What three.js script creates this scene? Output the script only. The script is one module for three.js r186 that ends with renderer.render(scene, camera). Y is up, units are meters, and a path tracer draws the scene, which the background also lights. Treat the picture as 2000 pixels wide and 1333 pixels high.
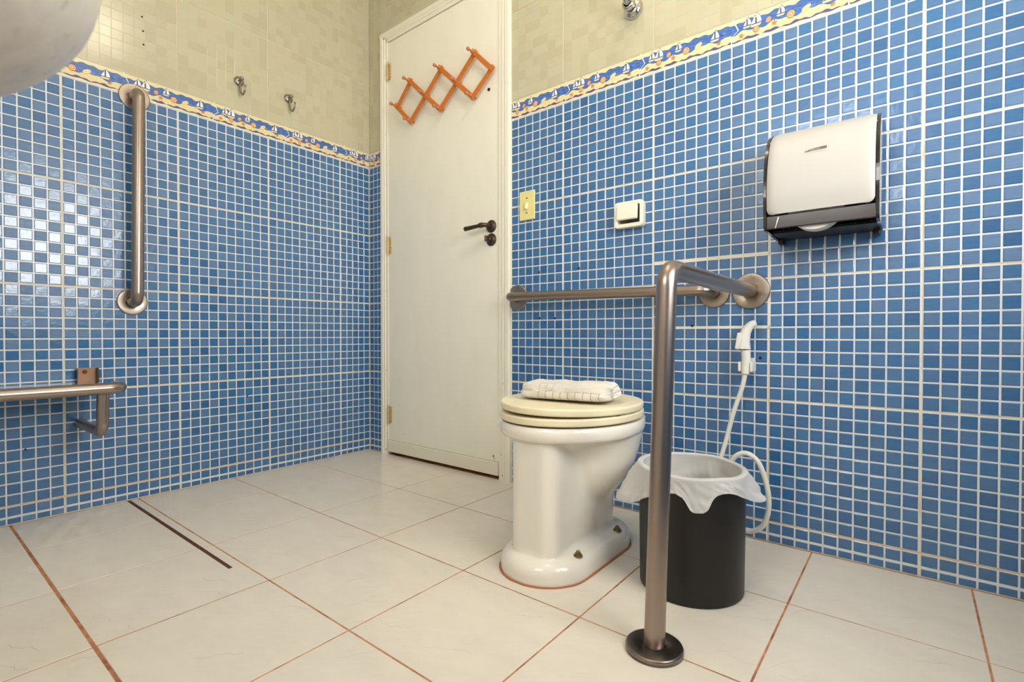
import * as THREE from 'three';
import { RoundedBoxGeometry } from 'three/addons/geometries/RoundedBoxGeometry.js';
import { mergeGeometries, mergeVertices } from 'three/addons/utils/BufferGeometryUtils.js';
import { ImprovedNoise } from 'three/addons/math/ImprovedNoise.js';
import { RectAreaLightUniformsLib } from 'three/addons/lights/RectAreaLightUniformsLib.js';

// ------------------------------------------------------------------ camera, sky, light, exposure
const scene = new THREE.Scene();
const camera = new THREE.PerspectiveCamera(68.1347, 2000 / 1333, 0.02, 60);
camera.position.set(2.31458, 0.62662, 1.66846);
camera.rotation.order = 'YXZ';
camera.rotation.set(-0.01228, 0.67191, 0);
camera.focus = 1.9;
camera.userData.fStop = 6.3;
scene.background = new THREE.Color().setRGB(0.86, 0.95, 1.0);
scene.backgroundIntensity = 1.6;
RectAreaLightUniformsLib.init();
const ROOM = { x: 2.85, y: 2.7, z: 2.1 };
// daylight entering by the window in the right wall
const WIN = { z0: 0.45, z1: 1.25, y0: 0.9, y1: 1.8 };
const day = new THREE.RectAreaLight(new THREE.Color().setRGB(1.0, 0.965, 0.91), 10, WIN.z1 - WIN.z0, WIN.y1 - WIN.y0);
day.name = 'window_daylight';
day.position.set(ROOM.x + 0.165, (WIN.y0 + WIN.y1) / 2, (WIN.z0 + WIN.z1) / 2);
day.lookAt(0, (WIN.y0 + WIN.y1) / 2, (WIN.z0 + WIN.z1) / 2);
scene.add(day);
// daylight entering by the small window over the sink, behind the camera
const WIN2 = { x0: 1.56, x1: 2.2, y0: 1.32, y1: 2.0 };
const day2 = new THREE.RectAreaLight(new THREE.Color().setRGB(1.0, 0.955, 0.9), 8, WIN2.x1 - WIN2.x0, WIN2.y1 - WIN2.y0);
day2.name = 'sink_window_daylight';
day2.position.set((WIN2.x0 + WIN2.x1) / 2, (WIN2.y0 + WIN2.y1) / 2, ROOM.z + 0.165);
day2.lookAt((WIN2.x0 + WIN2.x1) / 2, (WIN2.y0 + WIN2.y1) / 2, 0);
scene.add(day2);
const LAMP = new THREE.Vector3(1.78, 2.57, 0.78);
const lampLight = new THREE.PointLight(new THREE.Color().setRGB(1.0, 0.87, 0.68), 0.7, 0, 2);
lampLight.name = 'ceiling_lamp_light';
lampLight.position.copy(LAMP);
lampLight.castShadow = true;
lampLight.shadow.radius = 5;
scene.add(lampLight);
const renderer = new THREE.WebGLRenderer({ antialias: true });
renderer.toneMapping = THREE.LinearToneMapping;
renderer.toneMappingExposure = 1.44;
renderer.shadowMap.enabled = true;

// ------------------------------------------------------------------ helpers
let seed = 12345;
const rnd = () => { seed = (seed + 0x6d2b79f5) | 0; let t = Math.imul(seed ^ (seed >>> 15), 1 | seed); t = (t + Math.imul(t ^ (t >>> 7), 61 | t)) ^ t; return ((t ^ (t >>> 14)) >>> 0) / 4294967296; };
const rr = (a, b) => a + (b - a) * rnd();
const perlin = new ImprovedNoise();
const noise = (x, y, z = 0) => perlin.noise(x, y, z);
const V = (x, y, z) => new THREE.Vector3(x, y, z);
const counts = {};
const numbered = (n) => { const k = counts[n] = (counts[n] ?? -1) + 1; return k ? n + '_' + String(k).padStart(3, '0') : n; };
function mesh(name, geo, mat, parent) {
  const m = new THREE.Mesh(geo, mat); m.name = name; m.castShadow = m.receiveShadow = true;
  if (parent) parent.add(m);
  return m;
}
function thing(name, label, category, pos = [0, 0, 0], group) {
  const g = new THREE.Group(); g.name = numbered(name); g.position.set(...pos); scene.add(g);
  g.userData = { label, category }; if (group) g.userData.group = group;
  return g;
}
function structure(o, label, category) { o.userData = { label, category, kind: 'structure' }; scene.add(o); return o; }
const std = (o) => new THREE.MeshStandardMaterial(o);
const phys = (o) => new THREE.MeshPhysicalMaterial(o);
const box = (x0, x1, y0, y1, z0, z1) => new THREE.BoxGeometry(x1 - x0, y1 - y0, z1 - z0).translate((x0 + x1) / 2, (y0 + y1) / 2, (z0 + z1) / 2);
const rbox = (w, h, d, r = 0.003, s = 2) => new RoundedBoxGeometry(w, h, d, s, r);
const merge = (list) => mergeGeometries(list.map((g) => g.index ? g.toNonIndexed() : g));
function canvasTex(w, h, draw, srgb = true) {
  const c = document.createElement('canvas'); c.width = w; c.height = h;
  draw(c.getContext('2d'), w, h);
  const t = new THREE.CanvasTexture(c); if (srgb) t.colorSpace = THREE.SRGBColorSpace;
  t.wrapS = t.wrapT = THREE.RepeatWrapping; return t;
}
function dataTex(w, h, fn, srgb = true) {
  const d = new Uint8Array(w * h * 4);
  for (let y = 0; y < h; y++) for (let x = 0; x < w; x++) { const c = fn(x, y), i = (y * w + x) * 4; for (let k = 0; k < 3; k++) d[i + k] = Math.max(0, Math.min(255, c[k])); d[i + 3] = 255; }
  const t = new THREE.DataTexture(d, w, h); t.magFilter = THREE.LinearFilter; t.minFilter = THREE.LinearFilter; t.wrapS = t.wrapT = THREE.RepeatWrapping;
  if (srgb) t.colorSpace = THREE.SRGBColorSpace; t.needsUpdate = true; return t;
}
// a ceramic piece w x h lying in xy, front face at z = d, edges chamfered by c; uv 0..1 over its face
function pieceGeo(w, h, d, c, cz = c) {
  const p = [], uv = [], X = w / 2, Y = h / 2;
  const quad = (a, b, e, f) => { for (const q of [a, b, e, a, e, f]) { p.push(...q); uv.push(q[0] / w + 0.5, q[1] / h + 0.5); } };
  const ring = (s, z) => [[-X + s, -Y + s, z], [X - s, -Y + s, z], [X - s, Y - s, z], [-X + s, Y - s, z]];
  const A = ring(0, 0), B = ring(0, d - cz), C = ring(c, d);
  quad(...C);
  for (let i = 0; i < 4; i++) { const j = (i + 1) % 4; quad(A[i], A[j], B[j], B[i]); quad(B[i], B[j], C[j], C[i]); }
  const g = new THREE.BufferGeometry();
  g.setAttribute('position', new THREE.Float32BufferAttribute(p, 3)); g.setAttribute('uv', new THREE.Float32BufferAttribute(uv, 2));
  g.computeVertexNormals(); return g;
}
// tube through points with rounded bends of radius r
function bentPath(pts, r) {
  const path = new THREE.CurvePath(), P = pts.map((q) => V(...q));
  let from = P[0];
  for (let i = 1; i < P.length - 1; i++) {
    const rad = Array.isArray(r) ? r[i - 1] : r;
    const a = P[i - 1].clone().sub(P[i]).normalize(), b = P[i + 1].clone().sub(P[i]).normalize();
    const s = P[i].clone().addScaledVector(a, rad), e = P[i].clone().addScaledVector(b, rad);
    path.add(new THREE.LineCurve3(from, s)); path.add(new THREE.CubicBezierCurve3(s, s.clone().lerp(P[i], 0.56), e.clone().lerp(P[i], 0.56), e)); from = e;
  }
  path.add(new THREE.LineCurve3(from, P[P.length - 1]));
  return path;
}
function sweep(path, radius, seg = 90, rad = 28, capped = true) {
  // even sampling over the joined path; each ring turned with the least twist
  const N = seg, pts = []; const lens = path.getCurveLengths ? path.getCurveLengths() : null, L = path.getLength();
  for (let i = 0; i <= N; i++) {
    if (lens) { const d = L * i / N; let k = 0; while (k < lens.length - 1 && lens[k] < d) k++; const l0 = k ? lens[k - 1] : 0; const c = path.curves[k]; pts.push(c.getPointAt(Math.min(1, Math.max(0, (d - l0) / c.getLength())))); }
    else pts.push(path.getPointAt(i / N));
  }
  const p = [], n = [], uv = [], idx = [];
  let nor = null;
  for (let i = 0; i <= N; i++) {
    const t = pts[Math.min(N, i + 1)].clone().sub(pts[Math.max(0, i - 1)]).normalize();
    if (!nor) { nor = Math.abs(t.y) < 0.9 ? V(0, 1, 0) : V(1, 0, 0); }
    nor = nor.clone().addScaledVector(t, -nor.dot(t)).normalize();
    const b = t.clone().cross(nor), R = typeof radius === 'function' ? radius(i / N) : radius;
    for (let j = 0; j <= rad; j++) {
      const a = j / rad * Math.PI * 2, d = nor.clone().multiplyScalar(Math.cos(a)).addScaledVector(b, Math.sin(a));
      p.push(pts[i].x + d.x * R, pts[i].y + d.y * R, pts[i].z + d.z * R); n.push(d.x, d.y, d.z); uv.push(j / rad, L * i / N);
    }
  }
  for (let i = 0; i < N; i++) for (let j = 0; j < rad; j++) { const a = i * (rad + 1) + j, c = a + rad + 1; idx.push(a, a + 1, c, a + 1, c + 1, c); }
  if (capped) for (const [i, s] of [[0, -1], [N, 1]]) {
    const t = (s < 0 ? pts[0].clone().sub(pts[1]) : pts[N].clone().sub(pts[N - 1])).normalize(), base = p.length / 3;
    p.push(pts[i].x, pts[i].y, pts[i].z); n.push(t.x, t.y, t.z); uv.push(0, 0);
    for (let j = 0; j <= rad; j++) { const q = (i * (rad + 1) + j) * 3; p.push(p[q], p[q + 1], p[q + 2]); n.push(t.x, t.y, t.z); uv.push(0, 0); }
    for (let j = 0; j < rad; j++) s > 0 ? idx.push(base, base + 2 + j, base + 1 + j) : idx.push(base, base + 1 + j, base + 2 + j);
  }
  const g = new THREE.BufferGeometry();
  g.setAttribute('position', new THREE.Float32BufferAttribute(p, 3)); g.setAttribute('normal', new THREE.Float32BufferAttribute(n, 3)); g.setAttribute('uv', new THREE.Float32BufferAttribute(uv, 2)); g.setIndex(idx);
  return g;
}
const curve = (pts) => new THREE.CatmullRomCurve3(pts.map((q) => V(...q)));
const lathe = (pts, seg = 40) => new THREE.LatheGeometry(pts.map((q) => new THREE.Vector2(...q)), seg);
// a flat ring-shaped wall flange, axis +z, back at z = 0
const flangeGeo = (R, t, hole) => lathe([[hole, t * 0.2], [hole, t], [R - 0.004, t], [R - 0.001, t - 0.0015], [R, t - 0.004], [R, 0], [hole, 0]], 48).rotateX(Math.PI / 2);

// ------------------------------------------------------------------ materials
const fbm = (x, y, z) => noise(x, y, z) * 0.55 + noise(x * 2.1, y * 2.1, z + 7) * 0.28 + noise(x * 4.3, y * 4.3, z + 13) * 0.17;
// atlas of 16 glazes: cells 0-7 glossy, 8-15 satin
const CELLS = 4, CPX = 64;
const cellOf = (x, y) => Math.floor(y / CPX) * CELLS + Math.floor(x / CPX);
function glazeAtlas(bases, spread, streak, hue = 1) {
  const tones = [];
  for (let i = 0; i < 16; i++) { const b = bases[i < 8 ? 0 : 1], k = rr(-1, 1), h = rr(-1, 1) * hue; tones.push([b[0] + k * spread + h * 4, b[1] + k * spread, b[2] + k * spread * 0.8 - h * 3]); }
  return dataTex(CELLS * CPX, CELLS * CPX, (x, y) => {
    const c = cellOf(x, y), t = tones[c], n = fbm(x / 40, y / 9, c * 3.7) * streak + noise(x / 3.1, y / 3.1, c) * streak * 0.25;
    return [t[0] + n, t[1] + n, t[2] + n];
  });
}
const blueMap = glazeAtlas([[51, 107, 160], [60, 107, 156]], 8, 9);
const blueRough = dataTex(CELLS * CPX, CELLS * CPX, (x, y) => { const c = cellOf(x, y), r = c < 8 ? 46 : 118; const n = noise(x / 14, y / 14, c * 5) * (c < 8 ? 10 : 22); return [0, r + n, 0]; }, false);
const glazeBump = dataTex(256, 256, (x, y) => { const n = 128 + 90 * fbm(x / 30, y / 30, 3); return [n, n, n]; }, false);
const blueMat = phys({ ior: 1.78, map: blueMap, roughnessMap: blueRough, roughness: 1, bumpMap: glazeBump, bumpScale: 0.00045, metalness: 0 });
const creamMap = glazeAtlas([[198, 192, 164], [193, 186, 157]], 2.5, 2, 0.3);
const creamRough = dataTex(CELLS * CPX, CELLS * CPX, (x, y) => { const c = cellOf(x, y), n = noise(x / 20, y / 20, c * 5) * 10; return [0, 40 + n, 0]; }, false);
const creamMat = std({ map: creamMap, roughnessMap: creamRough, roughness: 1 });
const whitePanelMat = std({ color: 0xe3e7e8, roughness: 0.3 });
const creamPanelMat = std({ color: 0xcac4a9, roughness: 0.2 });
const groutTex = dataTex(512, 512, (x, y) => { const n = fbm(x / 26, y / 26, 1), s = Math.max(0, fbm(x / 70 + 9, y / 70, 4) * 2.2 - 0.25); return [232 + n * 14 - s * 6, 224 + n * 16 - s * 26, 205 + n * 16 - s * 46]; });
const groutMat = std({ map: groutTex, roughness: 0.9 });
const repairMat = std({ map: dataTex(256, 64, (x, y) => { const n = fbm(x / 12, y / 12, 31); return [238 + n * 14, 232 + n * 20, 216 + n * 34]; }), roughness: 0.9 });
const stainedGroutMat = std({ map: dataTex(256, 64, (x, y) => { const n = fbm(x / 12, y / 9, 8); return [226 + n * 30, 196 + n * 60, 160 + n * 70]; }), roughness: 0.9 });
const floorGroutTex = dataTex(512, 512, (x, y) => { const n = fbm(x / 16, y / 16, 2), s = Math.max(0, fbm(x / 60, y / 60, 21) * 2.4); return [190 + n * 40 - s * 70, 132 + n * 40 - s * 62, 92 + n * 36 - s * 48]; });
const floorGroutMat = std({ map: floorGroutTex, roughness: 0.95 });
const slitMat = std({ map: dataTex(256, 64, (x, y) => { const n = fbm(x / 7, y / 7, 5); return [88 + n * 90, 52 + n * 70, 40 + n * 60]; }), roughness: 1 });
const plasterMat = std({ color: 0xf3efe6, roughness: 0.9 });
const ceilingMat = std({ color: 0xf6f4ee, roughness: 0.95 });
const floorTileMats = [0, 1, 2, 3].map((k) => std({
  map: canvasTex(512, 512, (g, w, h) => {
    const im = g.createImageData(w, h);
    for (let y = 0; y < h; y++) for (let x = 0; x < w; x++) {
      const n = fbm(x / 150 + k * 9, y / 90, k) * 7 + fbm((x - y) / 70, (x + y) / 16, k + 40) * 3, i = (y * w + x) * 4;
      im.data[i] = 231 + n; im.data[i + 1] = 223 + n; im.data[i + 2] = 209 + n; im.data[i + 3] = 255;
    }
    g.putImageData(im, 0, 0);
    for (let v = 0; v < 7; v++) {
      let x = rr(0, w), y = rr(20, h - 20); const len = rr(50, 170), a0 = rr(-0.95, -0.45);
      g.lineWidth = rr(0.8, 1.7); g.strokeStyle = `rgba(150,136,118,${rr(0.16, 0.42)})`;
      g.beginPath(); g.moveTo(x, y);
      for (let s = 0; s < len; s += 7) { const a = a0 + noise(s / 25, v * 3.3 + k * 11, 2) * 1.5; x += 7 * Math.cos(a); y += 7 * Math.sin(a); g.lineTo(x, y); }
      g.stroke();
    }
    g.fillStyle = 'rgba(110,92,70,0.5)'; for (let s = 0; s < 3; s++) g.fillRect(rr(0, w), rr(0, h), 2, 2);
  }),
  roughness: 0.2, bumpMap: glazeBump, bumpScale: 0.0002,
}));
const brushTex = dataTex(256, 256, (x, y) => { const n = 128 + noise(x / 1.7, y / 60, 1) * 60 + noise(x / 5, y / 90, 4) * 40; return [0, n, 0]; }, false);
const steelMat = std({ color: 0xa3958c, metalness: 1, roughness: 0.3 });
const steelDullMat = std({ color: 0xa89c90, metalness: 1, roughnessMap: dataTex(128, 128, (x, y) => [0, 110 + noise(x / 14, y / 14, 2) * 50, 0], false), roughness: 0.85 });
const chromeMat = std({ color: 0xd2cfca, metalness: 1, roughness: 0.09 });
const polishedMat = std({ color: 0xbcbec4, metalness: 1, roughness: 0.14 });
const darkMat = std({ color: 0x15100e, roughness: 0.9 });
const rustMat = std({ color: 0x7a4a2a, roughness: 0.95 });
const doorTex = (w, h, rust, k) => canvasTex(w, h, (g) => {
  const im = g.createImageData(w, h);
  for (let y = 0; y < h; y++) for (let x = 0; x < w; x++) { const n = fbm(x / 70, y / 120, k) * 5 + noise(x / 2.2, y / 7, k) * 1.5, i = (y * w + x) * 4; im.data[i] = 243 + n; im.data[i + 1] = 239 + n; im.data[i + 2] = 223 + n; im.data[i + 3] = 255; }
  g.putImageData(im, 0, 0);
  for (const [x, y, r, c] of rust) { g.fillStyle = c; g.beginPath(); g.ellipse(x * w, (1 - y) * h, r * 0.62, r * 0.5, 0.3, 0, 7); g.fill(); }
});
const RUST = 'rgba(184,128,62,0.75)', CHIP = 'rgba(96,70,44,0.8)';
const leafMat = std({ map: doorTex(512, 1024, [[0.955, 0.045, 5, CHIP], [0.96, 0.04, 4, RUST], [0.16, 0.055, 2, CHIP], [0.5, 0.012, 3, CHIP]], 1), roughness: 0.42 });
const frameMat = std({ map: doorTex(64, 1024, [[0.3, 0.39, 3, RUST], [0.35, 0.368, 2, RUST], [0.3, 0.2, 3, RUST], [0.4, 0.19, 3, CHIP], [0.2, 0.05, 3, CHIP], [0.35, 0.01, 4, CHIP], [0.3, 0.76, 2, RUST], [0.3, 0.69, 2, RUST]], 2), roughness: 0.45 });
const porcelainMat = phys({ color: 0xf3ede0, roughness: 0.16, clearcoat: 0.6, clearcoatRoughness: 0.05 });
const seatTex = dataTex(256, 256, (x, y) => { const n = fbm(x / 50, y / 50, 6); return [243 + n * 8, 231 + n * 12, 196 + n * 20]; });
const seatMat = std({ map: seatTex, roughness: 0.38 });
const caulkMat = std({ color: 0xb5714a, roughness: 0.95 });
const bronzeMat = std({ color: 0x5c5044, metalness: 0.9, roughness: 0.42 });
const hingeMat = std({ map: dataTex(64, 128, (x, y) => { const n = fbm(x / 12, y / 10, 9); return n > 0.12 ? [150, 104, 60] : [224, 204, 150]; }), roughness: 0.4, metalness: 0.35 });
const woodTex = dataTex(128, 512, (x, y) => { const n = fbm(x / 7, y / 120, 3) * 26 + noise(x / 2, y / 60, 8) * 8; return [206 + n, 116 + n, 40 + n * 0.7]; });
const woodMat = std({ map: woodTex, roughness: 0.35 });
const pegMat = std({ map: dataTex(64, 64, (x, y) => { const n = fbm(x / 9, y / 30, 5) * 20; return [200 + n, 120 + n, 66 + n]; }), roughness: 0.3 });
const ivoryMat = std({ color: 0xe9e09a, roughness: 0.35 });
const whitePlasticMat = std({ color: 0xf1efe8, roughness: 0.3 });
const offWhitePlasticMat = std({ color: 0xeeead8, roughness: 0.35 });
const hoseMat = std({ color: 0xe9e6dc, roughness: 0.4 });
const blackPlasticMat = std({ color: 0x120e0d, roughness: 0.4 });
const blackGlossMat = phys({ color: 0x0e0b0c, roughness: 0.1, clearcoat: 0.5 });
const smokeMat = std({ color: 0x2a2021, roughness: 0.18 });
const paperMat = std({ color: 0xe9e6de, roughness: 0.9 });
const bagMat = phys({ color: 0xeae8e6, roughness: 0.42, transmission: 0.3, thickness: 0, side: THREE.DoubleSide });

// ------------------------------------------------------------------ the room: floor
const FX = [0, 0.318, 0.68, 1.032, 1.382, 1.739, 2.09, 2.432, 2.85], FZ = [0, 0.352, 0.705, 1.052, 1.403, 1.755, 2.1];
const floor = structure(mesh('floor', box(-0.15, ROOM.x + 0.2, -0.12, -0.0009, -0.15, ROOM.z + 0.15), floorGroutMat), 'floor of large glossy off-white marbled tiles with orange-brown joints', 'floor');
{ const uv = floor.geometry.attributes.uv, p = floor.geometry.attributes.position; for (let i = 0; i < uv.count; i++) uv.setXY(i, p.getX(i) * 1.3, p.getZ(i) * 1.3); }
const SLIT = { z0: 1.0785, z1: 1.0895, end: 0.885 };
function floorPiece(x0, x1, z0, z1, k) {
  const g = pieceGeo(x1 - x0, z1 - z0, 0.009, 0.0009).rotateX(-Math.PI / 2);
  const m = mesh('floor_tile', g, floorTileMats[k % 4], floor); m.position.set((x0 + x1) / 2, -0.009, (z0 + z1) / 2);
  m.rotation.set(rr(-1, 1) * 0.0011, 0, rr(-1, 1) * 0.0011);
}
let fk = 0;
for (let j = 0; j < FZ.length - 1; j++) for (let i = 0; i < FX.length - 1; i++) {
  const gz0 = FZ[j] === 1.403 ? 0.0035 : 0.0019, gz1 = FZ[j + 1] === 1.403 ? 0.0035 : 0.0019, g = 0.0019;
  const x0 = FX[i] + (i ? g : 0.001), x1 = FX[i + 1] - g, z0 = FZ[j] + (j ? gz0 : 0.001), z1 = FZ[j + 1] - gz1;
  if (j === 3 && i < 2) { floorPiece(x0, x1, z0, SLIT.z0, fk); floorPiece(x0, x1, SLIT.z1, z1, fk); }
  else if (j === 3 && i === 2) {
    const s = new THREE.Shape([[x0, -z1], [x1, -z1], [x1, -z0], [x0, -z0], [x0, -SLIT.z0], [SLIT.end, -SLIT.z0], [SLIT.end, -SLIT.z1], [x0, -SLIT.z1]].map((q) => new THREE.Vector2(...q)));
    const g2 = new THREE.ExtrudeGeometry(s, { depth: 0.0075, bevelEnabled: false }).rotateX(-Math.PI / 2);
    const uv = g2.attributes.uv; for (let n = 0; n < uv.count; n++) uv.setXY(n, (uv.getX(n) - x0) / 0.35, (uv.getY(n) + z1) / 0.35);
    mesh('floor_tile', g2, floorTileMats[1], floor).position.y = -0.0077;
  } else floorPiece(x0, x1, z0, z1, fk);
  fk += 1 + Math.floor(rnd() * 3);
}
mesh('drain_slot', box(0.001, SLIT.end, -0.0012, -0.0006, SLIT.z0 - 0.0004, SLIT.z1 + 0.0004), slitMat, floor).userData.label = 'dirty brown cut slot in the floor tiles';

// ------------------------------------------------------------------ the room: tiled walls
// a wall's own axes: x along the wall, y up, z out of the wall into the room; tile faces stand at z = 0
const ROWS = [0.0625, 0.4295, 0.7965, 1.163, 1.527];
const MOSAIC = { blue: pieceGeo(1, 1, 1, 0.055, 0.55), cream: pieceGeo(1, 1, 1, 0.03, 0.5) }, MOSAIC_CELLS = { blue: [], cream: [] };
for (const kind of ['blue', 'cream']) for (let c = 0; c < 16; c++) { const g = MOSAIC[kind].clone(), uv = g.attributes.uv; for (let i = 0; i < uv.count; i++) uv.setXY(i, ((c % 4) + 0.06 + 0.88 * uv.getX(i)) / 4, (Math.floor(c / 4) + 0.06 + 0.88 * uv.getY(i)) / 4); MOSAIC_CELLS[kind].push(g); }
const view = new THREE.Matrix4();
camera.updateMatrixWorld(); camera.updateProjectionMatrix();
const isHole = () => false;
function tileWall(wall, colJoints, opts) {
  // colJoints: wall x of the wide joints, ascending, each with its number of columns to the next
  wall.updateMatrixWorld(true);
  const squares = { blue: [], cream: [] };
  const T = 0.0022;                       // ceramic body over the wall's grout
  const panel = (x0, x1, y0, y1, kind) => {
    const pg = kind === 'blue' ? 0.0046 : 0.002, w = x1 - x0 - pg, h = y1 - y0 - pg;
    if (w < 0.004 || h < 0.004) return;
    let geo; const H = opts.hole, mx = (x0 + x1) / 2, my = (y0 + y1) / 2;
    if (H && H.x0 > x0 && H.x1 < x1 && H.y0 > y0 && H.y1 < y1) {
      const r4 = (S, a, b, c, d) => { S.moveTo(a, c); S.lineTo(b, c); S.lineTo(b, d); S.lineTo(a, d); S.lineTo(a, c); return S; };
      const S = r4(new THREE.Shape(), -w / 2, w / 2, -h / 2, h / 2); S.holes.push(r4(new THREE.Path(), H.x0 - mx, H.x1 - mx, H.y0 - my, H.y1 - my));
      geo = new THREE.ExtrudeGeometry(S, { depth: T, bevelEnabled: false });
    } else geo = pieceGeo(w, h, T, 0.0006);
    const m = mesh(kind === 'blue' ? 'ceramic_panel' : 'cream_ceramic_panel', geo, kind === 'blue' ? whitePanelMat : creamPanelMat, wall);
    m.position.set((x0 + x1) / 2, (y0 + y1) / 2, -0.0032);
  };
  const fill = (x0, x1, nx, y0, y1, ny, kind, ix, iy) => {
    const px = (x1 - x0 - 0.0034) / nx, py = (y1 - y0 - 0.0034) / ny, g = kind === 'blue' ? 0.0044 : 0.0007;
    for (let a = 0; a < nx; a++) for (let b = 0; b < ny; b++) {
      const cx = x0 + 0.0017 + px * (a + 0.5), cy = y0 + 0.0017 + py * (b + 0.5);
      if (opts.skip && opts.skip(cx, cy)) continue;
      squares[kind].push({ cx, cy, w: px - g, h: py - g, odd: (ix + a + iy + b) & 1 });
    }
  };
  let ix = 0;
  for (let c = 0; c < colJoints.length - 1; c++) {
    const [x0, nx] = colJoints[c], x1 = colJoints[c + 1][0];
    const rows = opts.rowsFor ? opts.rowsFor(x0, x1) : null;
    const cuts = rows || [[0.0, 1, 1], [0.0625, 10, 2], [0.4295, 10, 2], [0.7965, 10, 2], [1.163, 10, 2], [1.527]];
    let iy = 0;
    for (let r = 0; r < cuts.length - 1; r++) {
      const y0 = cuts[r][0], y1 = cuts[r + 1][0], ny = cuts[r][1];
      if (r === 0) { // cut course at the floor
        if (!opts.blocked || !opts.blocked(x0, x1, 0, 0.06)) { panel(x0, x1, 0.002, y1, 'blue'); fill(x0, x1, nx, 0.0265, y1, 1, 'blue', ix, 1); fill(x0, x1, nx, 0.001, 0.0265, 1, 'blue', ix, 0); }
      } else if (!opts.blocked || !opts.blocked(x0, x1, y0, y1)) { panel(x0, x1, y0, y1, 'blue'); fill(x0, x1, nx, y0, y1, ny, 'blue', ix, iy); }
      iy += r === 0 ? 2 : ny;
    }
    for (const [y0, y1] of [[1.6095, 1.974], [1.974, 2.337], [2.337, 2.699]]) if (!opts.blocked || !opts.blocked(x0, x1, y0, y1)) { panel(x0, x1, y0, y1, 'cream'); fill(x0, x1, nx, y0, y1, 10, 'cream', ix, 0); } else if (y0 > 1.9) fill(x0, x1, nx, y0, y1, 10, 'cream', ix, 0);
    ix += nx;
  }
  for (const [kind, name, mat, depth] of [['blue', 'mosaic_tile', blueMat, 0.0014], ['cream', 'cream_mosaic_tile', creamMat, 0.00045]]) {
    const list = squares[kind];
    for (const s of list) { // how large it shows in the picture
      const q = [[-1, -1], [1, -1], [1, 1], [-1, 1]].map(([a, b]) => wall.localToWorld(V(s.cx + a * s.w / 2, s.cy + b * s.h / 2, 0)));
      const f = q.map((p) => p.clone().applyMatrix4(camera.matrixWorldInverse)), n = q.map((p) => p.clone().project(camera));
      let area = 0; for (let i = 0; i < 4; i++) { const j = (i + 1) % 4; area += n[i].x * n[j].y - n[j].x * n[i].y; }
      const inside = f.every((p) => p.z < -0.05) && n.some((p) => Math.abs(p.x) < 1 && Math.abs(p.y) < 1);
      s.show = inside && !(opts.hidden && opts.hidden(n)) ? Math.abs(area) : 0;
    }
    list.sort((a, b) => b.show - a.show);
    const rest = [], mm = new THREE.Matrix4(), q = new THREE.Quaternion(), e = new THREE.Euler();
    list.forEach((s, i) => {
      const cell = (kind === 'blue' ? (s.odd ? 8 : 0) : (rnd() < 0.3 ? 8 : 0)) + Math.floor(rnd() * 8);
      const tilt = kind === 'blue' ? 0.011 : 0.003;
      e.set(rr(-1, 1) * tilt, rr(-1, 1) * tilt, 0); q.setFromEuler(e);
      const pos = V(s.cx, s.cy, kind === 'blue' ? -depth + 0.0003 + rr(0, 0.00008) : -0.00105 + rr(0, 0.00003)), sc = V(s.w, s.h, depth);
      if (i < 300) { const m = mesh(name, MOSAIC_CELLS[kind][cell], mat, wall); m.position.copy(pos); m.quaternion.copy(q); m.scale.copy(sc); }
      else rest.push(MOSAIC_CELLS[kind][cell].clone().applyMatrix4(mm.compose(pos, q, sc)));
    });
    if (rest.length) { const m = mesh(name + 's', mergeGeometries(rest), mat, wall); m.userData.kind = 'stuff'; }
  }
}
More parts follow.
